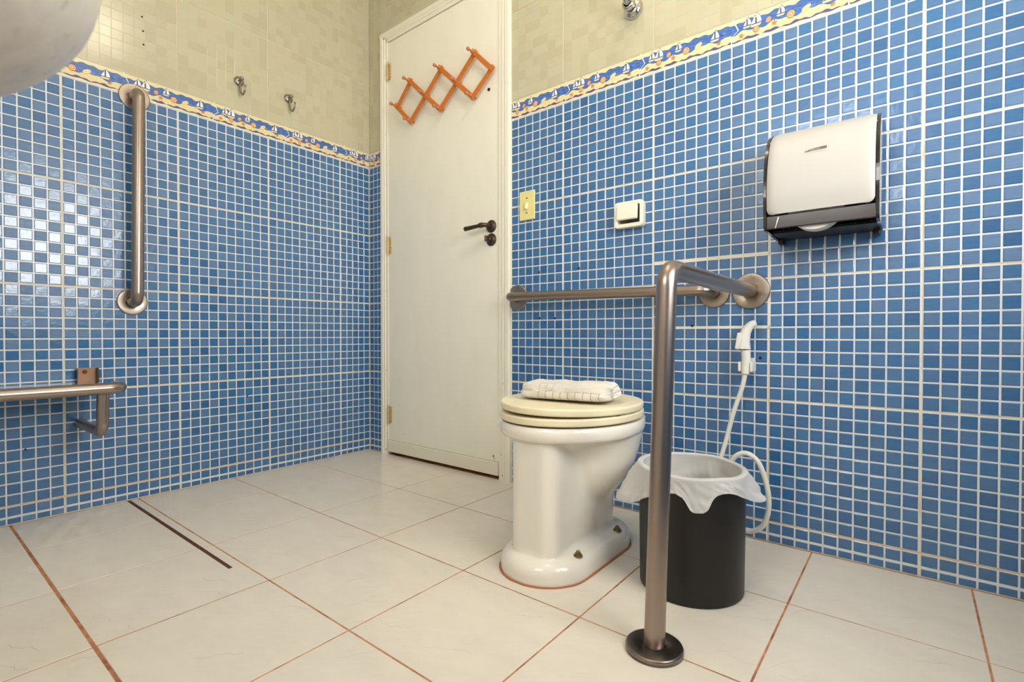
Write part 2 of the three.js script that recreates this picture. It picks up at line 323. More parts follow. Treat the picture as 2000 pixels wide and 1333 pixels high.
// printed border of sailing boats and shells
function drawBorder(g, w, h) {
  g.fillStyle = '#e6dcb4'; g.fillRect(0, 0, w, h);
  g.fillStyle = '#8a6a3a'; g.fillRect(0, 3, w, 5);
  const top = (x) => h * (0.22 + 0.03 * Math.sin(x / 37) + 0.025 * Math.sin(x / 17 + 1)), mid = (x) => h * (0.62 + 0.05 * Math.sin(x / 45 + 2) + 0.03 * Math.sin(x / 21));
  const band = (a, b, col) => { g.fillStyle = col; g.beginPath(); g.moveTo(0, a(0)); for (let x = 0; x <= w; x += 6) g.lineTo(x, a(x)); for (let x = w; x >= 0; x -= 6) g.lineTo(x, b(x)); g.fill(); };
  band(top, mid, '#4a70b4');
  g.lineWidth = 3;
  for (let i = 0; i < 130; i++) { const x = rr(0, w), y = rr(h * 0.26, h * 0.62); g.strokeStyle = rnd() < 0.6 ? 'rgba(120,160,225,0.8)' : 'rgba(25,50,130,0.8)'; g.beginPath(); g.moveTo(x, y); g.quadraticCurveTo(x + 14, y - 5, x + 30, y + 2); g.stroke(); }
  g.strokeStyle = '#2b3c72'; g.lineWidth = 4; g.beginPath(); for (let x = 0; x <= w; x += 6) x ? g.lineTo(x, top(x)) : g.moveTo(x, top(x)); g.stroke();
  band(mid, () => h, '#e8d8a4');
  band((x) => h * (0.86 + 0.03 * Math.sin(x / 33) + 0.02 * Math.sin(x / 13)), (x) => h * (0.93 + 0.02 * Math.sin(x / 25)), '#5b5680');
  g.fillStyle = '#e7e6e2'; g.fillRect(0, h * 0.965, w, h);
  const boat = (x, y, s) => {
    g.strokeStyle = '#2a2f57'; g.lineWidth = 3;
    g.fillStyle = '#f6f5f2'; g.beginPath(); g.moveTo(x + 3 * s, y - 34 * s); g.quadraticCurveTo(x + 19 * s, y - 16 * s, x + 16 * s, y - 4 * s); g.lineTo(x + 3 * s, y - 4 * s); g.closePath(); g.fill(); g.stroke();
    g.beginPath(); g.moveTo(x - 1 * s, y - 28 * s); g.lineTo(x - 14 * s, y - 4 * s); g.lineTo(x - 1 * s, y - 4 * s); g.closePath(); g.fill(); g.stroke();
    g.fillStyle = '#e8d9b0'; g.beginPath(); g.moveTo(x - 17 * s, y - 2 * s); g.lineTo(x + 19 * s, y - 2 * s); g.lineTo(x + 11 * s, y + 6 * s); g.lineTo(x - 11 * s, y + 6 * s); g.closePath(); g.fill(); g.stroke();
  };
  const shell = (x, y, r) => { g.fillStyle = '#f0c08c'; g.strokeStyle = '#b8562e'; g.lineWidth = 4; g.beginPath(); g.arc(x, y, r, 0, 7); g.fill(); g.stroke(); g.beginPath(); for (let a = 0; a < 10; a += 0.3) { const q = r * (1 - a / 12); a ? g.lineTo(x + q * Math.cos(a), y + q * Math.sin(a)) : g.moveTo(x + q, y); } g.stroke(); };
  const star = (x, y, r) => { g.fillStyle = '#e58a4e'; g.strokeStyle = '#a4482a'; g.lineWidth = 3; g.beginPath(); for (let i = 0; i < 10; i++) { const a = i * Math.PI / 5 - 1.4, q = i % 2 ? r * 0.4 : r; g.lineTo(x + q * Math.cos(a), y + q * Math.sin(a)); } g.closePath(); g.fill(); g.stroke(); };
  const clam = (x, y, r) => { g.fillStyle = '#f3e3b2'; g.strokeStyle = '#8d6a3c'; g.lineWidth = 3; g.beginPath(); g.ellipse(x, y, r * 1.3, r * 0.7, -0.5, 0, 7); g.fill(); g.stroke(); g.beginPath(); g.moveTo(x - r, y + r * 0.4); g.lineTo(x + r, y - r * 0.3); g.stroke(); };
  boat(140, 108, 2.5); boat(218, 116, 3.2); shell(222, 160, 27); star(90, 178, 24);
  g.fillStyle = '#e7a37c'; g.strokeStyle = '#b8562e'; g.beginPath(); g.ellipse(330, 112, 22, 27, 0.5, 0, 7); g.fill(); g.stroke(); star(378, 160, 26);
  boat(430, 104, 2.4); shell(515, 134, 34); clam(640, 126, 32); boat(800, 128, 2.8); star(840, 172, 22);
}
const borderTex = canvasTex(960, 240, drawBorder);
const borderMat = std({ map: borderTex, roughness: 0.2 });
function borderTile(wall, x0, w, clip0, clip1) {
  const y0 = 1.5285, h = 0.0795, a = Math.max(x0, clip0), b = Math.min(x0 + w, clip1), g = 0.0021;
  if (b - a < 0.01) return;
  const tip = 0.02, pts = [];
  const edge = (x, cut) => cut ? [[x, 0], [x, h]] : [[x, 0], [x, h * 0.3], [x + tip, h * 0.52], [x + 0.004, h]];
  const R = edge(b - g, b < x0 + w - 1e-6), L = edge(a + g, a > x0 + 1e-6).reverse();
  const s = new THREE.Shape([...R, ...L].map((q) => new THREE.Vector2(...q)));
  const geo = new THREE.ExtrudeGeometry(s, { depth: 0.0026, bevelEnabled: false }), uv = geo.attributes.uv, p = geo.attributes.position;
  for (let i = 0; i < uv.count; i++) uv.setXY(i, (p.getX(i) - x0) / w, p.getY(i) / h);
  mesh('border_tile', geo, borderMat, wall).position.set(0, y0, -0.0024);
}
const groutUV = (g) => { const uv = g.attributes.uv, p = g.attributes.position; for (let i = 0; i < uv.count; i++) uv.setXY(i, (p.getX(i) + p.getZ(i)) * 1.1, p.getY(i) * 1.1); return g; };

// back wall with the door: its own axes are the room's x, y, z
const DOOR = { x0: 0.108, x1: 0.982, y1: 2.2 };
const wallBack = mesh('wall_back', groutUV(merge([box(-0.15, DOOR.x0 + 0.02, 0, 2.7, -0.15, -0.0025), box(DOOR.x1 - 0.02, 1.4835, 0, 2.7, -0.15, -0.0025), box(1.5745, ROOM.x + 0.15, 0, 2.7, -0.15, -0.0025), box(1.4835, 1.5745, 0, 1.0145, -0.15, -0.0025), box(1.4835, 1.5745, 1.0855, 2.7, -0.15, -0.0025), box(1.4835, 1.5745, 1.0145, 1.0855, -0.15, -0.085), box(DOOR.x0 + 0.02, DOOR.x1 - 0.02, DOOR.y1 - 0.03, 2.7, -0.15, -0.0025)])), groutMat);
structure(wallBack, 'wall of blue mosaic tiles with sailboat border and cream tiles above, around the door', 'wall');
const CAV = { x0: 1.4835, x1: 1.5745, y0: 1.0145, y1: 1.0855 };
const inDoor = (x, y) => x > DOOR.x0 - 0.004 && x < DOOR.x1 + 0.002 && y < DOOR.y1 + 0.01;
const patchRows = [[0.0, 1], [0.0625, 10], [0.4295, 6], [0.651, 6], [0.8715, 8], [1.163, 10], [1.527]];
tileWall(wallBack, [[0.0, 3], [0.106, 10], [0.502, 10], [0.876, 3], [0.984, 7], [1.2425, 10], [1.61, 10], [1.974, 10], [2.331, 10], [2.697, 4], [2.849]], {
  skip: (x, y) => inDoor(x, y) || (x > CAV.x0 - 0.003 && x < CAV.x1 + 0.003 && y > CAV.y0 - 0.003 && y < CAV.y1 + 0.003), hole: CAV, blocked: (x0, x1, y0, y1) => x0 > 0.1 && x1 < 0.99 && y0 < 2.3,
  rowsFor: (x0) => (Math.abs(x0 - 1.61) < 0.001 ? patchRows : null),
});
{ // tiles over the door head
  const m = mesh('cream_ceramic_panel', pieceGeo(0.876, 0.13, 0.0022, 0.0006), creamPanelMat, wallBack); m.position.set(0.545, 2.27, -0.0032);
}
mesh('repair_joint', box(1.613, 1.978, 0.866, 0.8775, -0.004, 0.0005), repairMat, wallBack).userData.label = 'thick cream mortar line of the repaired patch';
mesh('repair_joint', box(1.613, 1.978, 0.646, 0.6545, -0.004, 0.0005), repairMat, wallBack).userData.label = 'thick cream mortar line of the repaired patch';
mesh('repair_joint', box(1.9705, 1.979, 0.6465, 0.8765, -0.004, 0.0005), repairMat, wallBack).userData.label = 'thick cream mortar line of the repaired patch';
mesh('stained_joint', box(0.984, 2.849, 0.0595, 0.065, -0.004, -0.0016), stainedGroutMat, wallBack);
mesh('border_joint', box(0.984, 2.849, 1.526, 1.6092, -0.004, -0.0007), whitePanelMat, wallBack);
for (let k = -1; k < 9; k++) borderTile(wallBack, 1.251 + (k - 1) * 0.306, 0.306, 0.984, 2.849);
borderTile(wallBack, -0.03, 0.306, 0.002, 0.106);
for (const [x, y] of [[1.128, 0.88], [1.314, 0.881], [1.13, 0.694], [1.205, 0.692], [1.745, 0.656], [1.951, 0.556]]) {
  mesh('screw_hole', new THREE.CylinderGeometry(0.0042, 0.0042, 0.003, 14).rotateX(Math.PI / 2), darkMat, wallBack).position.set(x, y, -0.0007);
}
// left wall: own x runs towards the back corner (world z = -x), own z is the room's x
const wallLeft = mesh('wall_left', groutUV(box(-ROOM.z - 0.15, 0.0, 0, 2.7, -0.15, -0.0025)), groutMat);
wallLeft.rotation.y = Math.PI / 2;
structure(wallLeft, 'wall of blue mosaic tiles with sailboat border and cream tiles above, behind the shower bench', 'wall');
tileWall(wallLeft, [[-2.0985, 3], [-1.996, 10], [-1.63, 10], [-1.2655, 10], [-0.9105, 10], [-0.548, 10], [-0.1795, 5], [-0.0015]], {});
mesh('stained_joint', box(-2.0985, -0.0015, 0.0595, 0.0655, -0.004, -0.0014), stainedGroutMat, wallLeft);
mesh('border_joint', box(-2.0985, -0.0015, 1.526, 1.6092, -0.004, -0.0007), whitePanelMat, wallLeft);
for (let k = 0; k < 8; k++) borderTile(wallLeft, -2.024 + k * 0.311, 0.311, -2.0985, -0.0015);
for (const [y, z] of [[1.842, 1.028], [1.789, 1.025], [1.738, 1.024], [0.244, 1.365], [0.355, 0.648]]) mesh('screw_hole', new THREE.CylinderGeometry(0.003, 0.003, 0.003, 12).rotateX(Math.PI / 2), darkMat, wallLeft).position.set(-z, y, -0.0007);

// the sides behind the camera
const blueBandMat = std({ color: 0x5b86b4, roughness: 0.35 });
const wallRight = mesh('wall_right', merge([
  box(ROOM.x, ROOM.x + 0.15, 0, 2.7, -0.15, WIN.z0), box(ROOM.x, ROOM.x + 0.15, 0, 2.7, WIN.z1, ROOM.z + 0.15),
  box(ROOM.x, ROOM.x + 0.15, 0, WIN.y0, WIN.z0, WIN.z1), box(ROOM.x, ROOM.x + 0.15, WIN.y1, 2.7, WIN.z0, WIN.z1)]), plasterMat);
structure(wallRight, 'wall with the window, beside the camera', 'wall');
mesh('tile_band', merge([box(ROOM.x - 0.004, ROOM.x - 0.0002, 0.001, WIN.y0 - 0.03, 0.001, ROOM.z - 0.001), box(ROOM.x - 0.004, ROOM.x - 0.0002, WIN.y0 - 0.03, 1.6, 0.001, WIN.z0 - 0.03), box(ROOM.x - 0.004, ROOM.x - 0.0002, WIN.y0 - 0.03, 1.6, WIN.z1 + 0.03, ROOM.z - 0.001)]), blueBandMat, wallRight);
const wallFront = mesh('wall_front', merge([
  box(-0.15, WIN2.x0, 0, 2.7, ROOM.z, ROOM.z + 0.15), box(WIN2.x1, ROOM.x + 0.15, 0, 2.7, ROOM.z, ROOM.z + 0.15),
  box(WIN2.x0, WIN2.x1, 0, WIN2.y0, ROOM.z, ROOM.z + 0.15), box(WIN2.x0, WIN2.x1, WIN2.y1, 2.7, ROOM.z, ROOM.z + 0.15)]), plasterMat);
structure(wallFront, 'wall carrying the sink, behind the camera', 'wall');
const ceiling = mesh('ceiling', box(-0.15, ROOM.x + 0.15, 2.7, 2.82, -0.15, ROOM.z + 0.15), ceilingMat);
structure(ceiling, 'plain off-white ceiling over the bathroom', 'ceiling');
// windows: white frames with rows of glass slats; own axes: z along the wall, y up, x out of the room
const paneMat = phys({ color: 0xffffff, roughness: 0.02, transmission: 1, thickness: 0 });
function louvreWindow(name, label, W, H, n) {
  const g = new THREE.Group(); g.name = name; structure(g, label, 'window');
  const t = 0.03, pitch = (H - 2 * t) / n;
  mesh('window_frame', merge([box(-0.03, 0.03, 0, t, -W / 2, W / 2), box(-0.03, 0.03, H - t, H, -W / 2, W / 2), box(-0.03, 0.03, t, H - t, -W / 2, -W / 2 + t), box(-0.03, 0.03, t, H - t, W / 2 - t, W / 2), box(-0.02, 0.02, t, H - t, -0.015, 0.015)]), whitePlasticMat, g);
  for (const s of [-1, 1]) for (let k = 0; k < n; k++) {
    const m = mesh('glass_pane', new THREE.PlaneGeometry(W / 2 - 0.05, pitch - 0.006), paneMat, g);
    m.rotation.y = -Math.PI / 2; m.position.set(0, t + pitch * (k + 0.5), s * (W / 4 - 0.004));
    if (k) mesh('louvre_rail', box(-0.012, 0.012, -0.004, 0.004, -W / 4 + 0.026, W / 4 - 0.026), whitePlasticMat, g).position.set(0, t + pitch * k, s * (W / 4 - 0.004));
  }
  return g;
}
louvreWindow('window_1', 'white framed louvre window in the wall to the right of the camera', WIN.z1 - WIN.z0, WIN.y1 - WIN.y0, 6).position.set(ROOM.x + 0.05, WIN.y0, (WIN.z0 + WIN.z1) / 2);
{ const w = louvreWindow('window_2', 'small white louvre window over the sink in the wall behind the camera', WIN2.x1 - WIN2.x0, WIN2.y1 - WIN2.y0, 4); w.position.set((WIN2.x0 + WIN2.x1) / 2, WIN2.y0, ROOM.z + 0.05); w.rotation.y = -Math.PI / 2; }
// ceiling lamp
{
  const t = thing('ceiling_lamp', 'round opal ceiling lamp in the middle of the ceiling', 'lamp', [LAMP.x, 2.7, LAMP.z]);
  mesh('lamp_base', lathe([[0, 0], [0.075, 0], [0.075, -0.02], [0.05, -0.03], [0, -0.03]]), whitePlasticMat, t);
  mesh('lamp_globe', new THREE.SphereGeometry(0.08, 32, 24).translate(0, -0.13, 0), std({ color: 0xfff4e0, roughness: 0.3, emissive: new THREE.Color().setRGB(1.0, 0.87, 0.66), emissiveIntensity: 4 }), t);
}

// ------------------------------------------------------------------ door
const door = new THREE.Group(); door.name = 'door_1'; door.position.set(0, 0, 0);
structure(door, 'cream painted door with a bottom rail, in a moulded frame', 'door');
{
  const L0 = 0.164, L1 = 0.917, T = 2.145, zf = 0.004;
  // moulded frame section: from the leaf (0) to the outer edge (w)
  const sect = (w) => [[0, -0.02], [0, 0.004], [0.016, 0.004], [0.02, 0.008], [w * 0.55, 0.008], [w * 0.62, 0.011], [w - 0.006, 0.0115], [w, 0.009], [w, -0.02]];
  const jamb = (w, len) => { const s = new THREE.Shape(sect(w).map((q) => new THREE.Vector2(...q))); const g = new THREE.ExtrudeGeometry(s, { depth: len, bevelEnabled: false }); const uv = g.attributes.uv, p = g.attributes.position; for (let i = 0; i < uv.count; i++) uv.setXY(i, p.getX(i) / w, p.getZ(i) / len); return g; };
  // extrude axis z -> world y, section x -> sideways, section y -> out of the wall
  const mk = (g, mat4) => { g.applyMatrix4(mat4); return g; };
  const right = new THREE.Matrix4().makeBasis(V(1, 0, 0), V(0, 0, 1), V(0, -1, 0)).setPosition(L1 + 0.002, 2.2, 0);
  const left = new THREE.Matrix4().makeBasis(V(-1, 0, 0), V(0, 0, 1), V(0, 1, 0)).setPosition(L0 - 0.002, 0, 0);
  const head = new THREE.Matrix4().makeBasis(V(0, 1, 0), V(0, 0, 1), V(1, 0, 0)).setPosition(L0 - 0.058, T + 0.003, 0);
  const gr = mk(jamb(0.063, 2.2), right); { const uv = gr.attributes.uv; for (let i = 0; i < uv.count; i++) uv.setY(i, 1 - uv.getY(i)); }
  mesh('door_jamb', gr, frameMat, door);
  mesh('door_jamb', mk(jamb(0.056, 2.2), left), frameMat, door);
  mesh('door_head', mk(jamb(0.055, L1 - L0 + 0.121), head), std({ color: 0xeee9d7, roughness: 0.45 }), door);
  const leaf = mesh('door_leaf', (() => { const g = box(L0, L1, 0.02, T, -0.034, -0.001); const uv = g.attributes.uv, p = g.attributes.position; for (let i = 0; i < uv.count; i++) uv.setXY(i, (p.getX(i) - L0) / (L1 - L0), p.getY(i) / T); return g; })(), leafMat, door);
  mesh('door_backing', box(DOOR.x0 - 0.0, DOOR.x1, 0.0, 2.2, -0.15, -0.06), darkMat, door);
  const kick = mesh('bottom_rail', (() => { const g = rbox(L1 - L0 - 0.004, 0.057, 0.014, 0.002).translate((L0 + L1) / 2, 0.0455, 0.004); return g; })(), std({ color: 0xede7d4, roughness: 0.5 }), door);
  mesh('bottom_lip', box(L0, L1, 0.0725, 0.0755, -0.001, 0.0025), std({ color: 0xb8ae92, roughness: 0.7 }), leaf);
  mesh('peephole', new THREE.CylinderGeometry(0.007, 0.007, 0.004, 18).rotateX(Math.PI / 2).translate(0.859, 1.696, 0), darkMat, leaf);
  for (const y of [1.993, 1.093, 0.208]) {
    const h = new THREE.Group(); h.name = 'hinge'; h.position.set(0.166, y, 0.007); door.add(h);
    mesh('hinge_leaf', rbox(0.03, 0.085, 0.003, 0.001), hingeMat, h).position.set(0.006, 0, -0.006);
    for (let k = 0; k < 5; k++) mesh('hinge_knuckle', new THREE.CylinderGeometry(0.0058, 0.0058, 0.0155, 14), hingeMat, h).position.y = -0.034 + 0.017 * k;
    mesh('hinge_pin', new THREE.CylinderGeometry(0.0036, 0.0036, 0.1, 10), hingeMat, h);
  }
  // lever handle and turn knob in dark aged metal
  const hd = new THREE.Group(); hd.name = 'door_handle'; hd.position.set(0.8735, 1.099, -0.001); door.add(hd);
  const ros = () => lathe([[0, 0], [0.027, 0], [0.0272, 0.004], [0.024, 0.006], [0.022, 0.0045], [0.018, 0.009], [0.012, 0.011], [0, 0.011]], 36).rotateX(Math.PI / 2);
  mesh('rosette', ros(), bronzeMat, hd);
  mesh('lever', merge([sweep(bentPath([[0, 0, 0.008], [0, 0, 0.048], [-0.11, -0.006, 0.052]], 0.014), (t) => t < 0.3 ? 0.0095 : t < 0.42 ? 0.0115 : 0.0078 + 0.0042 * (t - 0.42), 60, 16)]), bronzeMat, hd);
  const kn = new THREE.Group(); kn.name = 'turn_knob'; kn.position.set(0.8735, 1.041, -0.001); door.add(kn);
  mesh('rosette', ros(), bronzeMat, kn);
  mesh('thumb_turn', merge([lathe([[0, 0.008], [0.011, 0.01], [0.012, 0.02], [0.008, 0.024], [0, 0.025]], 20).rotateX(Math.PI / 2), rbox(0.009, 0.026, 0.02, 0.003).translate(0, 0, 0.034)]), bronzeMat, kn);
}

// ------------------------------------------------------------------ wooden peg rack on the door
{
  const N = { A: [0.2643, 1.7816], B: [0.3651, 1.6819], C: [0.3628, 1.8789], D: [0.4745, 1.7817], E: [0.5751, 1.6844], F: [0.5804, 1.8685], G: [0.6896, 1.7737], H: [0.7817, 1.6811], I: [0.793, 1.8688], J: [0.8925, 1.7694] };
  const t = thing('peg_rack', 'orange varnished wooden accordion peg rack hanging on the door', 'coat rack', [0.58, 1.77, 0.0]);
  const slat = (a, b, z) => {
    const p = V(N[a][0] - 0.58, N[a][1] - 1.77, z), q = V(N[b][0] - 0.58, N[b][1] - 1.77, z), d = q.clone().sub(p), len = d.length() + 0.028;
    const g = rbox(0.021, len, 0.009, 0.003); const m = mesh('slat', g, woodMat, t); m.position.copy(p.add(q).multiplyScalar(0.5)); m.rotation.z = Math.atan2(d.y, d.x) - Math.PI / 2;
  };
  for (const [a, b] of [['A', 'C'], ['B', 'F'], ['E', 'I'], ['H', 'J']]) slat(a, b, 0.019);
  for (const [a, b] of [['A', 'B'], ['C', 'E'], ['F', 'H'], ['I', 'J']]) slat(a, b, 0.0285);
  const pegGeo = lathe([[0, -0.028], [0.0052, -0.028], [0.0056, 0.004], [0.0082, 0.006], [0.0086, 0.009], [0.005, 0.0125], [0.0042, 0.022], [0.0072, 0.029], [0.0082, 0.034], [0.0066, 0.0395], [0, 0.041]], 18).rotateX(Math.PI / 2);
  for (const k of Object.keys(N)) { if (k === 'J') continue; const m = mesh('peg', pegGeo, pegMat, t); m.position.set(N[k][0] - 0.58, N[k][1] - 1.77, 0.0275); }
}

// ------------------------------------------------------------------ toilet
const TX = 1.54, TZ = 0.41;
const toilet = thing('toilet', 'white floor-standing toilet bowl with a cream seat and closed lid', 'toilet', [TX, 0, TZ]);
{
  const smin = (a, b, k) => { const h = Math.max(k - Math.abs(a - b), 0) / k; return Math.min(a, b) - h * h * k * 0.25; };
  const stadium = (x, z, z0, z1, r) => { const c = Math.max(z0 + r, Math.min(z1 - r, z)); return Math.hypot(x, z - c) - r; };
  const sdf = (x, y, z) => { // x, z about the toilet's centre; front is +z
    const qx = Math.abs(x) - (0.072 - 0.04), qz = Math.abs(z - 0.066) - (0.151 - 0.04), col = Math.hypot(Math.max(qx, 0), Math.max(qz, 0)) + Math.min(Math.max(qx, qz), 0) - 0.04;
    const e = Math.hypot(x / 0.18, (y - 0.4) / 0.272, (z + 0.05) / 0.178), e2 = Math.hypot(x / 0.18, (y - 0.4) / 0.115, (z - 0.004) / 0.222), bowl = y > 0.4 ? 1 : smin((e - 1) * 0.175, (e2 - 1) * 0.115, 0.03);
    let d = smin(col, bowl, 0.016);
    const ft = Math.max(0, y - 0.022), inset = y > 0.022 ? 0.032 - Math.sqrt(Math.max(0, 0.032 ** 2 - Math.min(ft, 0.032) ** 2)) : 0;
    const foot = stadium(x, z, -0.215, 0.258, 0.124) + inset + Math.max(0, y - 0.054) * 3;
    const heel = Math.max(Math.hypot(x, z + 0.09) - 0.075, -1);
    d = smin(d, smin(foot, heel + Math.max(0, y - 0.17) * 1.5, 0.03), 0.03);
    const rr2 = y > 0.352 ? Math.hypot(x / 0.195, z / 0.24) : 9, ry = (y - 0.3735) / 0.0205;
    if (Math.abs(ry) < 1) d = smin(d, (rr2 - 1) * 0.2 + 0.012 * (1 - Math.sqrt(1 - ry * ry)), 0.008);
    return d;
  };
  const NA = 144, ys = [];
  for (let y = 0; y < 0.06; y += 0.004) ys.push(y); for (let y = 0.06; y < 0.345; y += 0.0085) ys.push(y); for (let y = 0.347; y <= 0.3936; y += 0.00235) ys.push(y);
  const p = [], uv = [], idx = [];
  ys.forEach((y) => { for (let i = 0; i <= NA; i++) {
    const a = i / NA * Math.PI * 2, c = Math.cos(a), s = Math.sin(a); let hi = 0.36, lo = 0.02;
    // outermost crossing
    let r = hi; for (; r > 0.02; r -= 0.004) if (sdf(r * c, y, r * s) < 0) break;
    lo = r; hi = r + 0.004; for (let k = 0; k < 14; k++) { const m = (lo + hi) / 2; sdf(m * c, y, m * s) < 0 ? lo = m : hi = m; }
    p.push(lo * c, y, lo * s); uv.push(i / NA, y * 2);
  } });
  const R = NA + 1;
  for (let j = 0; j < ys.length - 1; j++) for (let i = 0; i < NA; i++) { const a = j * R + i, b = a + R; idx.push(a, b, a + 1, a + 1, b, b + 1); }
  const topC = p.length / 3; p.push(0, ys[ys.length - 1], 0); uv.push(0, 0); const tb = (ys.length - 1) * R; for (let i = 0; i < NA; i++) idx.push(tb + i, topC, tb + i + 1);
  let g = new THREE.BufferGeometry(); g.setAttribute('position', new THREE.Float32BufferAttribute(p, 3)); g.setAttribute('uv', new THREE.Float32BufferAttribute(uv, 2)); g.setIndex(idx);
  g.deleteAttribute('uv'); g = mergeVertices(g, 1e-6); g.computeVertexNormals();
  mesh('bowl', g, porcelainMat, toilet);
  const oval = (a, b, y0, y1, bev) => { const s = new THREE.Shape(); s.absellipse(0, 0, a - bev, b - bev, 0, Math.PI * 2); return new THREE.ExtrudeGeometry(s, { depth: y1 - y0 - 2 * bev, bevelEnabled: true, bevelSize: bev, bevelThickness: bev, bevelSegments: 4, curveSegments: 48 }).rotateX(-Math.PI / 2).translate(0, y0 + bev, 0); };
  mesh('seat', oval(0.192, 0.238, 0.396, 0.4155, 0.005), seatMat, toilet);
  const lid = mesh('lid', oval(0.191, 0.236, 0, 0.02, 0.006), seatMat, toilet); lid.position.set(0, 0.4205, 0); lid.rotation.set(-0.011, 0, -0.016);
  for (const s of [-1, 1]) { mesh('lid_hinge', rbox(0.05, 0.03, 0.035, 0.008).translate(s * 0.075, 0.409, -0.237), seatMat, toilet); }
  for (const s of [-0.16, 0.165, 0.004].slice(0, 2)) mesh('seat_buffer', rbox(0.03, 0.006, 0.02, 0.002).translate(s, 0.419, s > 0 ? 0.06 : 0.03), rustMat, toilet);
  const boltGeo = merge([new THREE.CylinderGeometry(0.011, 0.012, 0.003, 18).translate(0, 0.0015, 0), new THREE.CylinderGeometry(0.0075, 0.0075, 0.007, 6).translate(0, 0.006, 0), new THREE.SphereGeometry(0.0055, 12, 8).translate(0, 0.012, 0)]).scale(1.05, 0.85, 1.05);
  const boltMat = std({ color: 0x86714c, metalness: 0.6, roughness: 0.5 });
  for (const [x, z] of [[0.099, 0.134], [0.1, -0.085], [-0.1, 0.04], [-0.1, -0.085]]) mesh('floor_bolt', boltGeo, boltMat, toilet).position.set(x, 0.0535, z);
  const cs = new THREE.Shape(); cs.absarc(0, -0.134, 0.129, 0, Math.PI, false); cs.absarc(0, 0.091, 0.129, Math.PI, Math.PI * 2, false);
  const cau = new THREE.Shape(); { const r = 0.1275; cau.absarc(0, 0.134, r, Math.PI, 0, true); }
  const ring = []; for (let i = 0; i <= 64; i++) { const a = i / 64 * Math.PI * 2, s = Math.sin(a), r = 0.1262 + 0.0022 * noise(i * 0.4, 3, 1); ring.push([r * Math.cos(a), 0.0012, (s > 0 ? 0.134 : -0.091) + r * s]); }
  mesh('caulk_line', sweep(curve(ring), 0.0026, 160, 8, false), caulkMat, toilet).userData.label = 'orange-brown stained seam round the foot';
}

